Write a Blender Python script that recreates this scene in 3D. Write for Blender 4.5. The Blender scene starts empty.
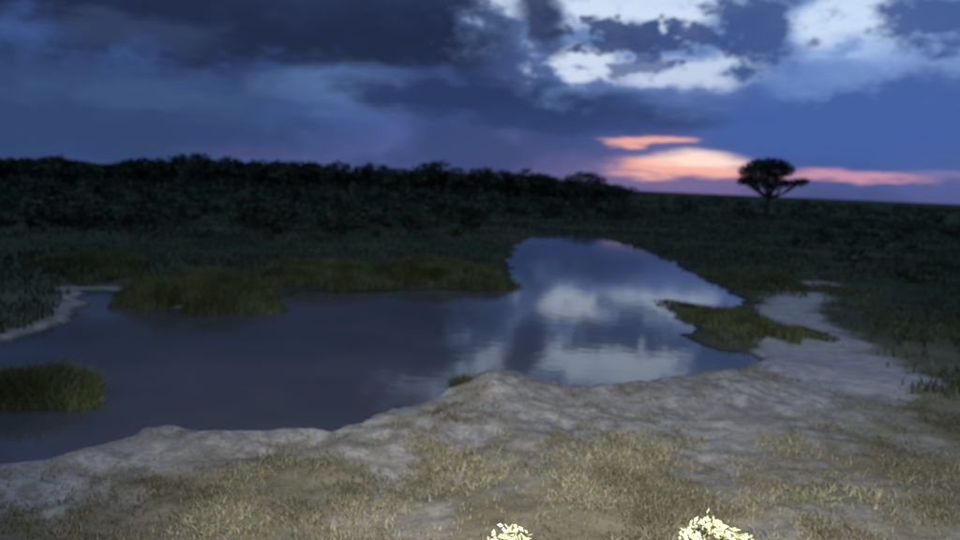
import bpy, math, numpy as np
from mathutils import Matrix, Vector
rng=np.random.default_rng(7)
sc=bpy.context.scene
sc.view_settings.view_transform='Standard'
try: sc.view_settings.look='None'
except Exception: pass
sc.view_settings.exposure=0
# ------------------------------------------------------------ camera
F=753.0; PITCH=math.radians(6.55); ROLL=math.radians(2.4); EYE=4.0
fw=np.array([0,math.cos(PITCH),-math.sin(PITCH)])
r0=np.array([1.0,0,0]); u0=np.array([0,math.sin(PITCH),math.cos(PITCH)])
rt=math.cos(ROLL)*r0+math.sin(ROLL)*u0
up=-math.sin(ROLL)*r0+math.cos(ROLL)*u0
cam=bpy.data.cameras.new('camera'); co=bpy.data.objects.new('camera',cam)
sc.collection.objects.link(co); sc.camera=co
cam.sensor_width=36; cam.lens=F/960*36; cam.clip_end=9000; cam.clip_start=0.05
M=Matrix(((rt[0],up[0],-fw[0],0),(rt[1],up[1],-fw[1],0),(rt[2],up[2],-fw[2],EYE),(0,0,0,1)))
co.matrix_world=M
cam.dof.use_dof=True; cam.dof.focus_distance=4.2; cam.dof.aperture_fstop=1.1
def ray(px,py):
    d=fw+rt*(px-480)/F+up*(270-py)/F
    return d/np.linalg.norm(d)
def gp(px,py,z=0.0):           # surveyed position on level z
    d=ray(px,py); t=(z-EYE)/d[2]; return (d[0]*t,d[1]*t)
def at(px,py,dist):            # surveyed position at horizontal distance
    d=ray(px,py); t=dist/math.hypot(d[0],d[1]); return (d[0]*t,d[1]*t,EYE+d[2]*t)
# ------------------------------------------------------------ helpers
def lin(c): 
    return tuple(((v/255)/12.92 if v/255<=0.04045 else ((v/255+0.055)/1.055)**2.4) for v in c)+(1,)
T=rng.random((256,256))
def vn(x,y):
    xi=np.floor(x).astype(int); yi=np.floor(y).astype(int); fx=x-xi; fy=y-yi
    fx=fx*fx*(3-2*fx); fy=fy*fy*(3-2*fy)
    a=T[xi%256,yi%256]; b=T[(xi+1)%256,yi%256]; c=T[xi%256,(yi+1)%256]; d=T[(xi+1)%256,(yi+1)%256]
    return (a*(1-fx)+b*fx)*(1-fy)+(c*(1-fx)+d*fx)*fy
def fbm(x,y,s,o=4,ox=0.0):
    v=0;a=.5;t=0
    x=x/s+ox+37.3;y=y/s+ox*1.7+11.1
    for i in range(o):
        v=v+a*vn(x,y); t+=a; a*=.5; x=x*2.03+5.1; y=y*2.03+9.7
    return v/t
def ss(a,b,x):
    t=np.clip((x-a)/(b-a),0,1); return t*t*(3-2*t)
def sdist(X,Y,poly):
    P=np.array(poly); n=len(P); best=np.full(X.shape,1e18); ins=np.zeros(X.shape,bool)
    for i in range(n):
        ax,ay=P[i]; bx,by=P[(i+1)%n]; dx,dy=bx-ax,by-ay
        t=np.clip(((X-ax)*dx+(Y-ay)*dy)/(dx*dx+dy*dy+1e-12),0,1)
        best=np.minimum(best,(X-ax-t*dx)**2+(Y-ay-t*dy)**2)
        if ay!=by:
            c=((ay>Y)!=(by>Y))&(X<(bx-ax)*(Y-ay)/(by-ay)+ax); ins^=c
    d=np.sqrt(best); return np.where(ins,-d,d)
ZB=0.45
near=[(-420,500),(-200,482),(-80,470),(0,460),(60,456),(100,446),(132,431),(200,429),(290,428),(330,430),(355,427),(385,414),(430,402),(462,392),(474,376),(488,369),(515,371),(545,380),(580,385),(640,378),(700,375),(745,368)]
far=[(768,358),(752,350),(725,349),(700,343),(684,333),(694,322),(722,314),(742,298),(728,288),(700,278),(676,262),(640,247),(610,239),(570,234),(535,235),(515,244),(508,258),(512,278),(496,290),(440,289),(380,291),(300,290),(275,300),(240,306),(170,306),(135,296),(110,288),(76,289),(84,303),(76,317),(45,328),(0,339),(-150,352),(-420,370)]
POND=[gp(a,b,ZB) for a,b in near]+[gp(a,b,0.05) for a,b in far]
SOIL=[gp(a,b,ZB) for a,b in near[2:]+[(775,360),(800,352),(862,352),(905,385),(890,420),(830,452),(760,462),(690,455),(640,440),(600,436),(560,452),(500,440),(455,450),(410,478),(370,474),(310,455),(230,470),(150,488),(90,505),(0,522),(-80,530)]]
PATHL=[gp(a,b,0.3) for a,b in [(830,372),(814,345),(798,322),(790,305),(800,290),(822,284)]]
PATHW=[1.9,1.4,1.0,0.9,1.0,0.9]
MOUND=gp(505,383,ZB+.2); SPIT=gp(25,303,0.2)
def pathd(X,Y):
    best=np.full(X.shape,1e9)
    for i in range(len(PATHL)-1):
        ax,ay=PATHL[i]; bx,by=PATHL[i+1]; dx,dy=bx-ax,by-ay
        t=np.clip(((X-ax)*dx+(Y-ay)*dy)/(dx*dx+dy*dy),0,1)
        d=np.hypot(X-ax-t*dx,Y-ay-t*dy)-(PATHW[i]*(1-t)+PATHW[i+1]*t)
        best=np.minimum(best,d)
    return best
def terrain(X,Y):
    R=np.hypot(X,Y)
    w=0.25+R*0.012
    Xq=X+(fbm(X,Y,1.1,3,3)-.5)*w*1.6; Yq=Y+(fbm(X,Y,1.1,3,9)-.5)*w*1.6
    d=sdist(Xq,Yq,POND)
    nf=1-ss(15.5,21,R)
    hn=ZB*ss(-.12,.22,d)+0.10*ss(0,.3,d)*(1-ss(.3,2.2,d))+ (fbm(X,Y,1.9,4,1)-.5)*.34*ss(0,.8,d)
    rid=1-np.abs(2*fbm(X,Y,.6,4,44)-1)      # eroded ridges of the bank
    hn=hn+(rid-.8)*.10*ss(0,.35,d)*(1-ss(2.2,3.6,d))
    hf=0.04*ss(-.2,.2,d)+0.26*ss(0,5,d)+(fbm(X,Y,3,4,2)-.5)*.22*ss(.3,4,d)
    h=hn*nf+hf*(1-nf)
    h=h+(-0.6*ss(0,2.5,-d-0.05)-0.02*(d<0))
    h=h+0.30*np.exp(-(((X-MOUND[0])/.75)**2+((Y-MOUND[1])/.8)**2))*ss(-.05,.3,d)
    h=h+0.28*np.exp(-(((X-SPIT[0])/3.)**2+((Y-SPIT[1])/2.)**2))*ss(-.1,.8,d)
    h=h+ss(60,300,R)*(fbm(X,Y,90,3,4)-.3)*1.2*ss(1,20,d)
    h=h+(fbm(X,Y,.3,3,6)-.5)*.08*ss(0,.3,d)*(1-ss(20,40,R))
    return h,d
def masks(X,Y,d):
    R=np.hypot(X,Y)
    Xq=X+(fbm(X,Y,1.5,4,13)-.5)*1.8; Yq=Y+(fbm(X,Y,1.5,4,19)-.5)*1.8
    s=1-ss(-1.1,.9,sdist(Xq,Yq,SOIL)+(fbm(X,Y,.45,4,22)-.5)*2.6)
    s=np.maximum(s,(1-ss(.35,1.0,d+(fbm(X,Y,.4,3,27)-.5)*.8))*(1-ss(14,19,R)))
    s=np.maximum(s,ss(.52,.68,fbm(X,Y,1.2,4,31))*(R<14)*.55)
    sp=np.hypot((X-SPIT[0])/6,(Y-SPIT[1])/5)
    s=np.maximum(s,(1-ss(.25,.7,d))*(1-ss(.8,1.2,sp)))
    p=1-ss(-.35,.45,pathd(X,Y)+(fbm(X,Y,.8,3,41)-.5)*1.2)
    return s,p
# ------------------------------------------------------------ materials
def newmat(n):
    m=bpy.data.materials.new(n); m.use_nodes=True; nt=m.node_tree
    return m,nt,nt.nodes['Principled BSDF']
def N(nt,t,**k):
    n=nt.nodes.new(t)
    for a,b in k.items(): setattr(n,a,b)
    return n
def mixc(nt,f,a,b):
    n=N(nt,'ShaderNodeMix',data_type='RGBA')
    for s,v in ((0,f),(6,a),(7,b)):
        if isinstance(v,(float,int)): n.inputs[s].default_value=v
        elif isinstance(v,tuple): n.inputs[s].default_value=v
        else: nt.links.new(v,n.inputs[s])
    return n.outputs[2]
def noise(nt,vec,sc_,det=5,rough=.55):
    n=N(nt,'ShaderNodeTexNoise'); n.inputs['Scale'].default_value=sc_; n.inputs['Detail'].default_value=det; n.inputs['Roughness'].default_value=rough
    if vec is not None: nt.links.new(vec,n.inputs['Vector'])
    return n.outputs[0]
def mr(nt,v,a,b,c=0,d=1,smooth=True):
    n=N(nt,'ShaderNodeMapRange'); 
    if smooth: n.interpolation_type='SMOOTHSTEP'
    nt.links.new(v,n.inputs[0]); 
    for i,x in enumerate((a,b,c,d)): n.inputs[i+1].default_value=x
    return n.outputs[0]
gm,nt,bs=newmat('soil_and_turf')
geo=N(nt,'ShaderNodeNewGeometry').outputs['Position']
def attr(nt,n): 
    a=N(nt,'ShaderNodeAttribute'); a.attribute_name=n; return a
soilA=attr(nt,'soil').outputs['Fac']; pathA=attr(nt,'path').outputs['Fac']; wetA=attr(nt,'wet').outputs['Fac']; farA=attr(nt,'far').outputs['Fac']
n1=noise(nt,geo,.9,4); n2=noise(nt,geo,4.0,4,.65); n3=noise(nt,geo,18,2,.6)
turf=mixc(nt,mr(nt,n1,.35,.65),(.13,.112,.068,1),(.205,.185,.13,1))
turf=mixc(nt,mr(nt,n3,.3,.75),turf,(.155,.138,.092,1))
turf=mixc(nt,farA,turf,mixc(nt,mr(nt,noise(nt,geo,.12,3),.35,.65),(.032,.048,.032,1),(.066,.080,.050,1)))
soil=mixc(nt,mr(nt,n2,.3,.7),(.155,.148,.135,1),(.40,.385,.35,1))
soil=mixc(nt,mr(nt,n1,.38,.68,0,.8),soil,(.245,.225,.19,1))
soil=mixc(nt,mr(nt,n3,.42,.72,0,.5),soil,(.14,.13,.105,1))
pth=mixc(nt,mr(nt,n2,.3,.7),(.26,.255,.245,1),(.38,.37,.36,1))
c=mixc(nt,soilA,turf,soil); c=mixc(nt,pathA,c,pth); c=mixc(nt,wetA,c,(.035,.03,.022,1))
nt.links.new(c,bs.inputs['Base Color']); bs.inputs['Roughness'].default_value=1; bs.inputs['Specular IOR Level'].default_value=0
bp=N(nt,'ShaderNodeBump'); bp.inputs['Strength'].default_value=.7; bp.inputs['Distance'].default_value=.05
nt.links.new(n2,bp.inputs['Height']); nt.links.new(bp.outputs[0],bs.inputs['Normal'])
def vcmat(name,rough=.9):
    m,nt,bs=newmat(name)
    bs.inputs['Roughness'].default_value=rough; bs.inputs['Specular IOR Level'].default_value=.05
    nz=noise(nt,N(nt,'ShaderNodeNewGeometry').outputs['Position'],1.3,0)
    hs=N(nt,'ShaderNodeHueSaturation'); nt.links.new(attr(nt,'Col').outputs['Color'],hs.inputs['Color']); nt.links.new(mr(nt,nz,.3,.7,.75,1.25),hs.inputs['Value'])
    nt.links.new(hs.outputs[0],bs.inputs['Base Color'])
    return m
grassM=vcmat('dry_grass_blades'); reedM=vcmat('reed_blades'); leafM=vcmat('foliage_leaves')
bark,nt,bs=newmat('bark'); g=N(nt,'ShaderNodeNewGeometry').outputs['Position']
nt.links.new(mixc(nt,noise(nt,g,9,2),(.03,.024,.018,1),(.09,.075,.06,1)),bs.inputs['Base Color']); bs.inputs['Roughness'].default_value=.95
wm,nt,bs=newmat('muddy_water'); g=N(nt,'ShaderNodeNewGeometry').outputs['Position']
nt.links.new(mixc(nt,mr(nt,noise(nt,g,.25,3),.35,.65),(.060,.064,.068,1),(.085,.086,.086,1)),bs.inputs['Base Color'])
bs.inputs['Roughness'].default_value=.05; bs.inputs['IOR'].default_value=1.5
bp=N(nt,'ShaderNodeBump'); bp.inputs['Strength'].default_value=.12; bp.inputs['Distance'].default_value=.02
nt.links.new(noise(nt,g,1.9,2),bp.inputs['Height']); nt.links.new(bp.outputs[0],bs.inputs['Normal'])
# ------------------------------------------------------------ mesh builder
def mesh_obj(name,V,Fc,k,mat,cols=None,smooth=False,attrs=None,parent=None):
    me=bpy.data.meshes.new(name); V=np.asarray(V,dtype=np.float32); Fc=np.asarray(Fc,dtype=np.int32)
    me.vertices.add(len(V)); me.vertices.foreach_set('co',V.ravel())
    me.loops.add(Fc.size); me.loops.foreach_set('vertex_index',Fc.ravel())
    nf=Fc.size//k; me.polygons.add(nf)
    me.polygons.foreach_set('loop_start',np.arange(nf,dtype=np.int32)*k)
    try: me.polygons.foreach_set('loop_total',np.full(nf,k,dtype=np.int32))
    except Exception: pass
    me.polygons.foreach_set('use_smooth',np.full(nf,smooth))
    me.update(calc_edges=True); me.validate()
    if cols is not None:
        a=me.color_attributes.new('Col','FLOAT_COLOR','POINT'); c4=np.ones((len(V),4),np.float32); c4[:,:3]=cols; a.data.foreach_set('color',c4.ravel())
    for n,v in (attrs or {}).items():
        a=me.attributes.new(n,'FLOAT','POINT'); a.data.foreach_set('value',np.asarray(v,np.float32))
    me.materials.append(mat); o=bpy.data.objects.new(name,me); sc.collection.objects.link(o)
    if parent: o.parent=parent
    return o
# ------------------------------------------------------------ ground
rs=[1.0]
while rs[-1]<3500:
    r=rs[-1]; rs.append(r+max(.05,r*(.0085 if 6<r<75 else .025)))
rs=np.array(rs)
an=np.concatenate([np.arange(-46,46,.24),np.arange(46,314,4.0)]); an=np.radians(an)
RR,AA=np.meshgrid(rs,an,indexing='ij'); X=(RR*np.sin(AA)).ravel(); Y=(RR*np.cos(AA)).ravel()
Z,D=terrain(X,Y); S,Pm=masks(X,Y,D); R=np.hypot(X,Y)
wet=(1-ss(-.02,.12,D))*.85
wet=np.maximum(wet,(1-ss(0,.5,D))*ss(18,24,R)*.6*(1-ss(.3,.6,S)))
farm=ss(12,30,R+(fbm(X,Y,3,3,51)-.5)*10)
na=len(an); nr=len(rs)
i,j=np.meshgrid(np.arange(nr-1),np.arange(na),indexing='ij'); j2=(j+1)%na
Q=np.stack([i*na+j,i*na+j2,(i+1)*na+j2,(i+1)*na+j],-1).reshape(-1,4)[:, ::-1]
V=np.stack([X,Y,Z],-1)
fs=S[Q].mean(1); fp=Pm[Q].mean(1)
k=np.where(fp>.5,2,np.where((fs>.5),1,0))
for idx,nm in enumerate(['ground','mud_bank','dirt_path']):
    q=Q[k==idx]; u,inv=np.unique(q.ravel(),return_inverse=True)
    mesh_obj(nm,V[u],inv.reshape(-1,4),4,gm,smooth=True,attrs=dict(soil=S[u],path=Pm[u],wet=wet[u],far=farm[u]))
PA=np.array(POND); x0,y0=PA.min(0)-4; x1,y1=PA.max(0)+4
mesh_obj('pond_water',[(x0,y0,0),(x1,y0,0),(x1,y1,0),(x0,y1,0)],[(0,1,2,3)],4,wm)
# ------------------------------------------------------------ grass
def blades(name,X,Y,Z,H,W,C,mat,lean=.45):
    n=len(X); a=rng.random(n)*2*np.pi; b=rng.random(n)*2*np.pi; L=H*lean*rng.random(n)
    wx=np.cos(a)*W; wy=np.sin(a)*W; lx=np.cos(b)*L; ly=np.sin(b)*L
    z0=Z-.03
    P=np.stack([np.stack([X-wx,Y-wy,z0],-1),np.stack([X+wx,Y+wy,z0],-1),
      np.stack([X-wx*.7+lx*.35,Y-wy*.7+ly*.35,Z+H*.55],-1),np.stack([X+wx*.7+lx*.35,Y+wy*.7+ly*.35,Z+H*.55],-1),
      np.stack([X+lx,Y+ly,Z+H],-1)],1).reshape(-1,3)
    base=np.arange(n)[:,None,None]*5; Tt=np.array([[0,1,3],[0,3,2],[2,3,4]])[None]
    CC=np.repeat(C,5,axis=0)
    return mesh_obj(name,P,(base+Tt).reshape(-1,3),3,mat,cols=CC)
def pick(C,n): return np.array(C)[rng.integers(0,len(C),n)]
straw=[(.25,.215,.14),(.205,.18,.112),(.17,.15,.09),(.13,.135,.08),(.235,.21,.155),(.115,.122,.065)]
olive=[(.066,.086,.048),(.08,.096,.055),(.05,.070,.042),(.095,.105,.066)]
# foreground sward, thinning out over the bank
n=270000; r=np.exp(rng.uniform(math.log(4.5),math.log(19),n)); a=np.radians(rng.uniform(-42,42,n)); x=r*np.sin(a); y=r*np.cos(a)
z,d=terrain(x,y); s,p=masks(x,y,d)
tuft=ss(.56,.70,fbm(x,y,.5,4,97))
keep=(d>.35)&(rng.random(n)<(np.maximum(1-.98*s,.30*tuft*ss(.5,1.4,d)))*(1-p)*(.12+1.1*ss(.38,.62,fbm(x,y,.8,4,61))))
x,y,z,r=x[keep],y[keep],z[keep],r[keep]; n=len(x)
hh=(.02+.065*rng.random(n)**1.5)*(.5+1.0*fbm(x,y,1.2,3,71)); f=ss(9,19,r)[:,None]
col=pick(straw,n)*(1-f)+pick(olive,n)*1.4*f; col*= (.6+.8*fbm(x,y,1.7,3,81))[:,None]
blades('dry_grass',x,y,z,hh,.006+.006*rng.random(n),col,grassM,2.2)
# meadow further away
n=90000; r=np.exp(rng.uniform(math.log(16),math.log(160),n)); a=np.radians(rng.uniform(-42,42,n)); x=r*np.sin(a); y=r*np.cos(a)
z,d=terrain(x,y); s,p=masks(x,y,d)
keep=(d>.3)&(rng.random(n)<(1-s)*(1-p)*(.1+1.1*ss(.35,.6,fbm(x,y,4,4,65))))
x,y,z,r=x[keep],y[keep],z[keep],r[keep]; n=len(x)
hh=(.08+.18*rng.random(n))*(.4+1.0*fbm(x,y,5,3,71))*(1+r/100)
col=pick(olive,n)*(.45+.9*fbm(x,y,6,3,81))[:,None]
blades('meadow_grass',x,y,z,hh,.008+r*.0011,col,grassM,.8)
# reed beds
def bed(cx,cy,rx,ytop,ybot,n,h,C):
    c=gp(cx,(ytop+ybot)/2,0.05); e=gp(cx+rx,(ytop+ybot)/2,0.05); t=gp(cx,ytop,.05); b=gp(cx,ybot,.05)
    A=math.hypot(e[0]-c[0],e[1]-c[1]); B=math.hypot(t[0]-b[0],t[1]-b[1])/2
    m=np.array([(t[0]+b[0])/2,(t[1]+b[1])/2]); ax=np.array(e)-np.array(c); ax/=np.linalg.norm(ax); ay=np.array([-ax[1],ax[0]])
    q=np.sqrt(rng.random(n)); th=rng.random(n)*2*np.pi; q=q*(1+.25*np.sin(3*th+cx)+.15*np.sin(7*th))
    x=m[0]+ax[0]*A*q*np.cos(th)+ay[0]*B*q*np.sin(th); y=m[1]+ax[1]*A*q*np.cos(th)+ay[1]*B*q*np.sin(th)
    nn=fbm(x,y,.9,3,cx); kk=rng.random(n)<ss(.25,.5,nn); x,y,nn,q=x[kk],y[kk],nn[kk],q[kk]; n=len(x)
    z,_=terrain(x,y); z=np.maximum(z,-.08)
    H=h*(.45+.55*rng.random(n))*(.45+.95*nn)*(1-.45*np.clip(q,0,1.2)**3)
    blades('reed_bed',x,y,z,H+.05,.012+.01*rng.random(n),pick(C,n)*(.45+1.1*fbm(x,y,1.5,3,5))[:,None],reedM,.8)
RC=[(.095,.115,.046),(.08,.102,.042),(.125,.13,.06),(.06,.08,.036)]
bed(205,0,76,284,314,14000,.85,RC); bed(325,0,58,272,290,9000,.7,RC); bed(445,0,66,270,289,10000,.7,RC)
bed(35,0,72,378,408,9000,.62,RC); bed(726,0,36,304,346,7000,.34,RC); bed(463,0,13,388,398,900,.4,RC)
bed(100,0,60,262,282,6000,.6,RC); bed(770,0,34,276,300,4000,.35,RC)
# ------------------------------------------------------------ trees
def leaves(C,sz):
    n=len(C); A=rng.normal(size=(n,3)); A/=np.linalg.norm(A,axis=1)[:,None]; B=rng.normal(size=(n,3)); B-=A*(A*B).sum(1)[:,None]; B/=np.linalg.norm(B,axis=1)[:,None]
    s=sz[:,None]; P=np.stack([C-A*s,C+B*s*.55,C+A*s,C-B*s*.55],1).reshape(-1,3)
    return P,np.arange(n*4).reshape(-1,4)
def tube(P,Rd,k=7):
    P=np.array(P,float); V=[];Fc=[]
    for i,(p,r) in enumerate(zip(P,Rd)):
        d=P[min(i+1,len(P)-1)]-P[max(i-1,0)]; d/=np.linalg.norm(d)+1e-9
        a=np.cross(d,[.3,.9,.1]); a/=np.linalg.norm(a); b=np.cross(d,a)
        for j in range(k):
            t=2*np.pi*j/k; V.append(p+r*(a*math.cos(t)+b*math.sin(t)))
    for i in range(len(P)-1):
        for j in range(k): Fc.append((i*k+j,i*k+(j+1)%k,(i+1)*k+(j+1)%k,(i+1)*k+j))
    return V,Fc
class Acc:
    def __init__(s): s.V=[];s.F=[];s.C=[];s.n=0
    def add(s,V,Fc,C=None):
        V=np.asarray(V);s.V.append(V);s.F.append(np.asarray(Fc)+s.n);s.n+=len(V)
        if C is not None: s.C.append(C)
    def obj(s,name,mat,parent=None,smooth=False):
        return mesh_obj(name,np.concatenate(s.V),np.concatenate(s.F),4,mat,cols=np.concatenate(s.C) if s.C else None,parent=parent,smooth=smooth)
FC=[(.045,.060,.032),(.06,.075,.038),(.035,.048,.028),(.075,.09,.05)]
def crown(acc,cx,cy,cz,rx,ry,rz,n,sz):
    q=rng.random(n)**(1/2.2); v=rng.normal(size=(n,3)); v/=np.linalg.norm(v,axis=1)[:,None]
    P=np.stack([cx+v[:,0]*q*rx,cy+v[:,1]*q*ry,cz+v[:,2]*q*rz],-1)
    V,Fc=leaves(P,sz*(.6+.8*rng.random(n))); acc.add(V,Fc,np.repeat(pick(FC,n)*rng.uniform(.4,1.5),4,axis=0))
def simple_tree(L,B,x,y,h,w,dens=1.0):
    z=float(terrain(np.array([x]),np.array([y]))[0][0]); 
    B.add(*tube([(x,y,z-.2),(x+.1,y,z+h*.3),(x,y+.1,z+h*.65)],[w*.035+.06,w*.028+.04,.03],5))
    for k in range(int(5+w)):
        a=rng.random()*6.28; q=rng.random()**.6*w*.5; hz=z+h*(.48+.36*rng.random()*(1-(q/w)))
        ex,ey=x+q*math.cos(a),y+q*math.sin(a)
        B.add(*tube([(x,y,z+h*.25),((x+ex)/2,(y+ey)/2,z+h*.42),(ex,ey,hz)],[.06,.045,.02],4))
        cr=w*(.16+.12*rng.random()); crown(L,ex,ey,hz,cr*1.2,cr*1.2,cr*.75,int(60*dens),.26+.02*w)
    crown(L,x,y,z+h*.86,w*.3,w*.3,h*.11,int(90*dens),.3)
    crown(L,x,y,z+h*.3,w*.45,w*.45,h*.3,int(110*dens),.4)
prof=[(-250,154),(0,158),(50,157),(75,162),(100,159),(130,160),(150,160),(170,158),(182,151),(198,151),(206,157),(250,158),(262,162),(300,163),(330,160),(350,161),(400,167),(430,163),(446,160),(460,167),(480,169),(492,165),(520,169),(548,171),(562,181),(606,183),(618,186),(640,189)]
px_=[p[0] for p in prof]; py_=[p[1] for p in prof]
L=Acc();B=Acc()
for px in np.arange(-260,625,8.0):
    px=px+rng.uniform(-3,3); dist=rng.uniform(150,215); t=np.interp(px,px_,py_)+rng.uniform(-2.5,5.5)
    x,y,z=at(px,t,dist); simple_tree(L,B,x,y,max(z-.2,3.2),rng.uniform(4.,8.5))
tl=bpy.data.objects.new('distant_treeline',None); sc.collection.objects.link(tl)
L.obj('foliage',leafM,tl); B.obj('trunks',bark,tl)
L=Acc();B=Acc()
def bush(x,y,h,w,n=150):
    z=float(terrain(np.array([x]),np.array([y]))[0][0])
    for k in range(3): 
        B.add(*tube([(x,y,z-.1),(x+rng.uniform(-.3,.3)*w,y,z+h*.5),(x+rng.uniform(-.5,.5)*w,y+rng.uniform(-.3,.3)*w,z+h*.8)],[.05,.035,.012],4))
    for k in range(4):
        crown(L,x+rng.uniform(-.35,.35)*w,y+rng.uniform(-.35,.35)*w,z+h*rng.uniform(.35,.65),w*.3,w*.3,h*.35,n//4,.1+.05*h)
for i in range(330):
    px=rng.uniform(-150,640); d_=math.exp(rng.uniform(math.log(48),math.log(150))); x,y,_=at(px,300,d_)
    if sdist(np.array([x]),np.array([y]),POND)[0]<2.5: continue
    if 480<px<700 and d_<85: continue
    h=rng.uniform(.6,2.3)*(.6+.5*d_/100); bush(x,y,h,h*rng.uniform(1,1.8),120)
for i in range(150):
    px=rng.uniform(600,1150); d_=rng.uniform(110,330); x,y,_=at(px,300,d_); h=rng.uniform(1.,3.4); bush(x,y,h,h*rng.uniform(1.2,2.6),110)
for i in range(46):
    px=rng.uniform(780,1120); d_=rng.uniform(36,110); x,y,_=at(px,300,d_); h=rng.uniform(.5,1.3); bush(x,y,h,h*rng.uniform(1.2,2.),110)
sb=bpy.data.objects.new('scrub_bushes',None); sc.collection.objects.link(sb)
L.obj('foliage',leafM,sb); B.obj('stems',bark,sb)
def acacia(px,base,dist,top,blobs,leafn):
    e=bpy.data.objects.new('acacia_tree',None); sc.collection.objects.link(e); L=Acc();B=Acc()
    bx,by,_=at(px,base,dist); bz=float(terrain(np.array([bx]),np.array([by]))[0][0])
    fork=(bx+.1,by,bz+ (at(px,top,dist)[2]-bz)*.33)
    B.add(*tube([(bx,by,bz-.3),(bx-.15,by,bz+(fork[2]-bz)*.5),fork],[.5,.38,.33],9))
    for (qx,qy,rx,ry) in blobs:
        dd=dist+rng.uniform(-2.5,2.5); cx,cy,cz=at(qx,qy,dd); s=dist/F
        m=((fork[0]+cx)/2+rng.uniform(-.3,.3),(fork[1]+cy)/2,(fork[2]*.55+cz*.45)-.2)
        B.add(*tube([fork,m,(cx,cy,cz)],[.2,.13,.04],6))
        for k in range(3):
            B.add(*tube([m,(cx+rng.uniform(-1,1)*rx*s,cy+rng.uniform(-1,1),cz+rng.uniform(-.3,.6)*ry*s)],[.07,.02],4))
        crown(L,cx,cy,cz,rx*s,rx*s*1.1,ry*s,int(leafn*rx*ry/50),.2)
    L.obj('foliage',leafM,e); B.obj('trunk_and_limbs',bark,e)
acacia(769,192,130,158,[(748,171,9,6),(757,165,10,6),(768,163,11,5),(779,165,9,6),(786,170,8,6),(765,171,10,6),(775,176,9,5),(750,179,10,5),(763,180,9,4.5),(743,181,6,4),(797,183,10,3.8),(804,181,5,2.8),(784,183,8,4),(772,186,8,3.5),(756,186,8,3.2)],450)
acacia(583,183,150,171,[(572,178,9,3.5),(582,175,9,4),(592,176,9,4),(601,180,7,3.5),(568,182,6,4),(588,182,12,4)],330)
# ------------------------------------------------------------ near shrubs, tips catch the lamp
def shrub(tips,dist,spread):
    e=bpy.data.objects.new('leafy_shrub',None); sc.collection.objects.link(e); L=Acc();B=Acc()
    mx=np.mean([t[0] for t in tips]); bx,by,_=at(mx,530,dist); bz=float(terrain(np.array([bx]),np.array([by]))[0][0])
    ends=[np.array(at(px,py,dist+rng.uniform(-.12,.12))) for px,py in tips]
    for k in range(9):
        b=ends[k%len(ends)]; ends.append(np.array([b[0]+rng.uniform(-1,1)*spread,b[1]+rng.uniform(-1,1)*spread,b[2]-rng.uniform(.12,.7)]))
    for t in ends:
        m=np.array([(bx+t[0])/2+rng.uniform(-.05,.05),(by+t[1])/2,(bz+t[2])/2+.1])
        pts=[(bx+rng.uniform(-.05,.05),by+rng.uniform(-.05,.05),bz-.05),m,(m+t)/2+rng.uniform(-.02,.02,3),t]
        B.add(*tube(pts,[.016,.012,.007,.003],6))
        n=70; f=rng.random(n)**.7; P=np.where((f<.5)[:,None],m+(t-m)*(f*2)[:,None]*.6+.4*(t-m)*(f*2)[:,None]**2,t)+rng.normal(size=(n,3))*.028
        P=np.where((f>=.5)[:,None],t+rng.normal(size=(n,3))*[.028,.028,.02]-[0,0,.02],P)
        V,Fc=leaves(P,rng.uniform(.010,.022,n)); L.add(V,Fc,np.repeat(pick([(.36,.36,.19),(.42,.41,.25),(.26,.29,.14)],n),4,axis=0))
    L.obj('foliage',leafM,e); B.obj('stems',bark,e)
shrub([(502,536),(512,529),(522,536)],3.6,.14)
shrub([(692,532),(703,524),(712,521),(722,530),(740,536),(700,536)],3.6,.2)
# ------------------------------------------------------------ lights
sd=ray(690,186); sunaz=math.atan2(sd[0],sd[1]); sunel=math.radians(1.2)
sl=bpy.data.lights.new('sun','SUN'); sl.energy=.03; sl.angle=math.radians(.5); sl.color=(1,.65,.5)
so=bpy.data.objects.new('sun',sl); sc.collection.objects.link(so)
v=Vector((math.sin(sunaz)*math.cos(sunel),math.cos(sunaz)*math.cos(sunel),math.sin(sunel))); so.rotation_euler=v.to_track_quat('Z','Y').to_euler()
# floodlight on the camera mast
fl=bpy.data.lights.new('floodlight','SPOT'); fl.energy=6600; fl.color=(1,.965,.92); fl.spot_size=math.radians(88); fl.spot_blend=1; fl.shadow_soft_size=.15
fo=bpy.data.objects.new('floodlight',fl); sc.collection.objects.link(fo); fo.location=(.9,-.5,5.6)
tx,ty=gp(600,385,.4); fo.rotation_euler=(Vector((tx,ty,.4))-Vector(fo.location)).to_track_quat('-Z','Y').to_euler()
# ------------------------------------------------------------ sky
w=bpy.data.worlds.new('World'); sc.world=w; w.use_nodes=True; nt=w.node_tree; bg=nt.nodes['Background']
try: w.cycles.sampling_method='NONE'
except Exception as ex: print(ex)
tc=N(nt,'ShaderNodeTexCoord').outputs['Generated']; sp=N(nt,'ShaderNodeSeparateXYZ'); nt.links.new(tc,sp.inputs[0])
def math_(op,a,b=None):
    n=N(nt,'ShaderNodeMath',operation=op)
    for i_,v_ in enumerate((a,b)):
        if v_ is None: continue
        if isinstance(v_,(int,float)): n.inputs[i_].default_value=v_
        else: nt.links.new(v_,n.inputs[i_])
    return n.outputs[0]
az=math_('MULTIPLY',math_('ARCTAN2',sp.outputs[0],sp.outputs[1]),57.29578)
el=math_('MULTIPLY',math_('ARCSINE',sp.outputs[2]),57.29578)
mp=N(nt,'ShaderNodeMapping'); nt.links.new(tc,mp.inputs[0]); mp.inputs['Scale'].default_value=(1,1,1.7); sv=mp.outputs[0]
nA=noise(nt,sv,5,3,.5); nB=noise(nt,sv,15,4,.58); nC=noise(nt,sv,30,3,.6)
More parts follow.
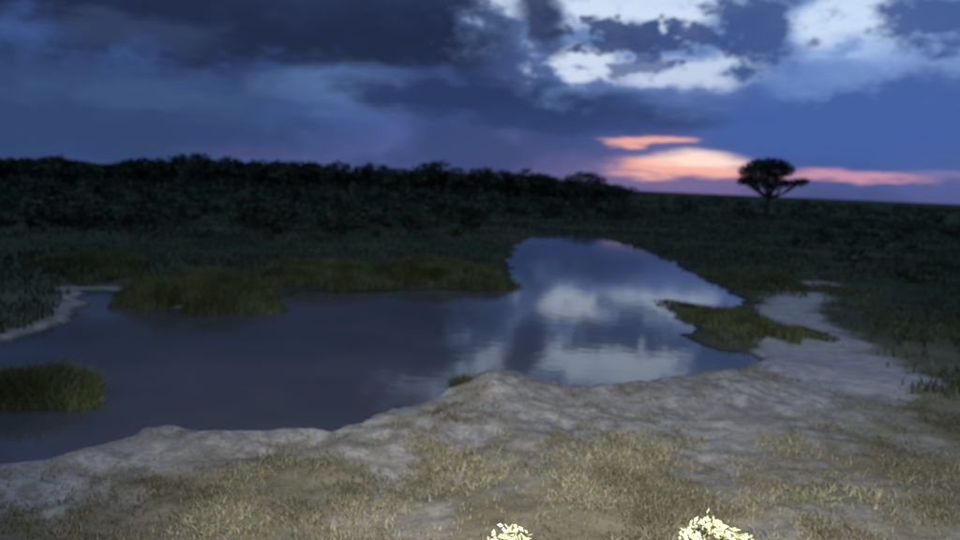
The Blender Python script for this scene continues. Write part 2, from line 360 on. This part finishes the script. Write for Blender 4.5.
mp2=N(nt,'ShaderNodeMapping'); nt.links.new(tc,mp2.inputs[0]); mp2.inputs['Scale'].default_value=(1,1,6); nS=noise(nt,mp2.outputs[0],9,3,.55)
dx=math_('ADD',math_('MULTIPLY',math_('SUBTRACT',nA,.5),7),math_('MULTIPLY',math_('SUBTRACT',nB,.5),3))
dy=math_('MULTIPLY',math_('SUBTRACT',nS,.5),2.2)
cb=N(nt,'ShaderNodeCombineXYZ'); nt.links.new(math_('ADD',az,dx),cb.inputs[0]); nt.links.new(math_('ADD',el,dy),cb.inputs[1]); uv=cb.outputs[0]
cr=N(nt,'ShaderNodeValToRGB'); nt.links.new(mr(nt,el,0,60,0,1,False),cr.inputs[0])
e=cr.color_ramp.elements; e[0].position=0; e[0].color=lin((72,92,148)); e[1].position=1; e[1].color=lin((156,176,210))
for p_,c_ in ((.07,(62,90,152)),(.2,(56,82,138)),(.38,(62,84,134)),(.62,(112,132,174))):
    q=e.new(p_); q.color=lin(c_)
col=cr.outputs[0]
sky=N(nt,'ShaderNodeTexSky',sky_type='NISHITA'); sky.sun_disc=False; sky.sun_elevation=sunel; sky.sun_rotation=sunaz
mx=N(nt,'ShaderNodeMix',data_type='RGBA',blend_type='ADD'); mx.inputs[0].default_value=.004; nt.links.new(col,mx.inputs[6]); nt.links.new(sky.outputs[0],mx.inputs[7]); col=mx.outputs[2]
hi=math_('MULTIPLY',math_('MULTIPLY',mr(nt,nA,.42,.62),.7),mr(nt,el,24,40,1,.2)); col=mixc(nt,hi,col,lin((46,66,110)))
def blob(px,py,rx,ry,c,soft=.4,amt=1.0,nz=None,op=1.0,rot=0):
    global col
    d=ray(px,py); a=math.degrees(math.atan2(d[0],d[1])); b=math.degrees(math.asin(d[2])); k=1/13.1
    m=N(nt,'ShaderNodeMapping',vector_type='TEXTURE'); nt.links.new(uv,m.inputs[0])
    m.inputs['Location'].default_value=(a,b,0); m.inputs['Rotation'].default_value=(0,0,math.radians(rot)); m.inputs['Scale'].default_value=(rx*k,ry*k,1)
    ln=N(nt,'ShaderNodeVectorMath',operation='LENGTH'); nt.links.new(m.outputs[0],ln.inputs[0])
    v=math_('SUBTRACT',1.0,ln.outputs['Value'])
    v=math_('ADD',v,math_('MULTIPLY',math_('SUBTRACT',nz if nz is not None else nA,.5),amt))
    f=mr(nt,v,-soft,soft,0,op); col=mixc(nt,f,col,lin(c))
blob(60,110,200,60,(50,72,114),.6,1.2,nB)
blob(850,115,190,54,(68,98,164),.6,.8)
blob(280,12,330,54,(34,45,74),.45,1.8,nB)
blob(300,-70,300,60,(44,56,90),.5,1.5,nB)
blob(350,88,66,20,(88,116,166),.6,1.6,nB,.9)
blob(150,95,90,16,(68,92,134),.6,2,nB,.6)
blob(120,30,70,12,(62,80,118),.6,2.4,nB,.5)
blob(500,100,150,20,(41,58,100),.5,1.4,nB,.95)
blob(590,118,110,16,(48,67,112),.5,1.4,nB,.8)
# bright broken cloud
blob(650,28,135,56,(112,142,196),.5,1.5,nB,.95)
blob(640,4,108,30,(206,222,245),.35,2.6,nB)
blob(640,-75,165,50,(166,188,226),.5,2.4,nB,.9)
blob(862,20,88,44,(146,178,230),.55,2.0,nB,.9)
blob(845,16,48,24,(206,224,247),.5,2.8,nB,.9)
blob(578,62,42,15,(204,217,238),.35,2.4,nC)
blob(682,68,70,15,(194,210,234),.4,2.6,nB,.95)
blob(800,75,50,14,(96,128,190),.6,2,nB,.7)
blob(622,38,46,15,(56,76,122),.35,4.0,nC,.95)
blob(690,36,38,18,(62,84,134),.35,4.0,nC,.95)
blob(752,28,34,36,(62,86,140),.4,3.4,nC,.95)
blob(640,66,26,10,(72,94,144),.35,3.4,nC,.8)
blob(935,20,56,24,(64,90,148),.45,2.4,nC,.95)
blob(548,12,20,34,(46,60,98),.45,2.2,nB,.95)
# afterglow
blob(690,174,72,10,(112,108,160),.8,1,nS,.5)
blob(676,167,60,12,(246,178,164),.35,1.2,nS)
blob(692,160,42,8,(255,224,210),.5,1.4,nS)
blob(650,141,38,4.5,(240,172,162),.4,1.3,nS,.95)
blob(850,177,54,5,(216,154,174),.5,1.8,nS,.8)
blob(945,173,36,3,(140,130,176),.6,2,nS,.5)
blob(240,154,60,5,(88,74,108),.9,1.6,nS,.3)
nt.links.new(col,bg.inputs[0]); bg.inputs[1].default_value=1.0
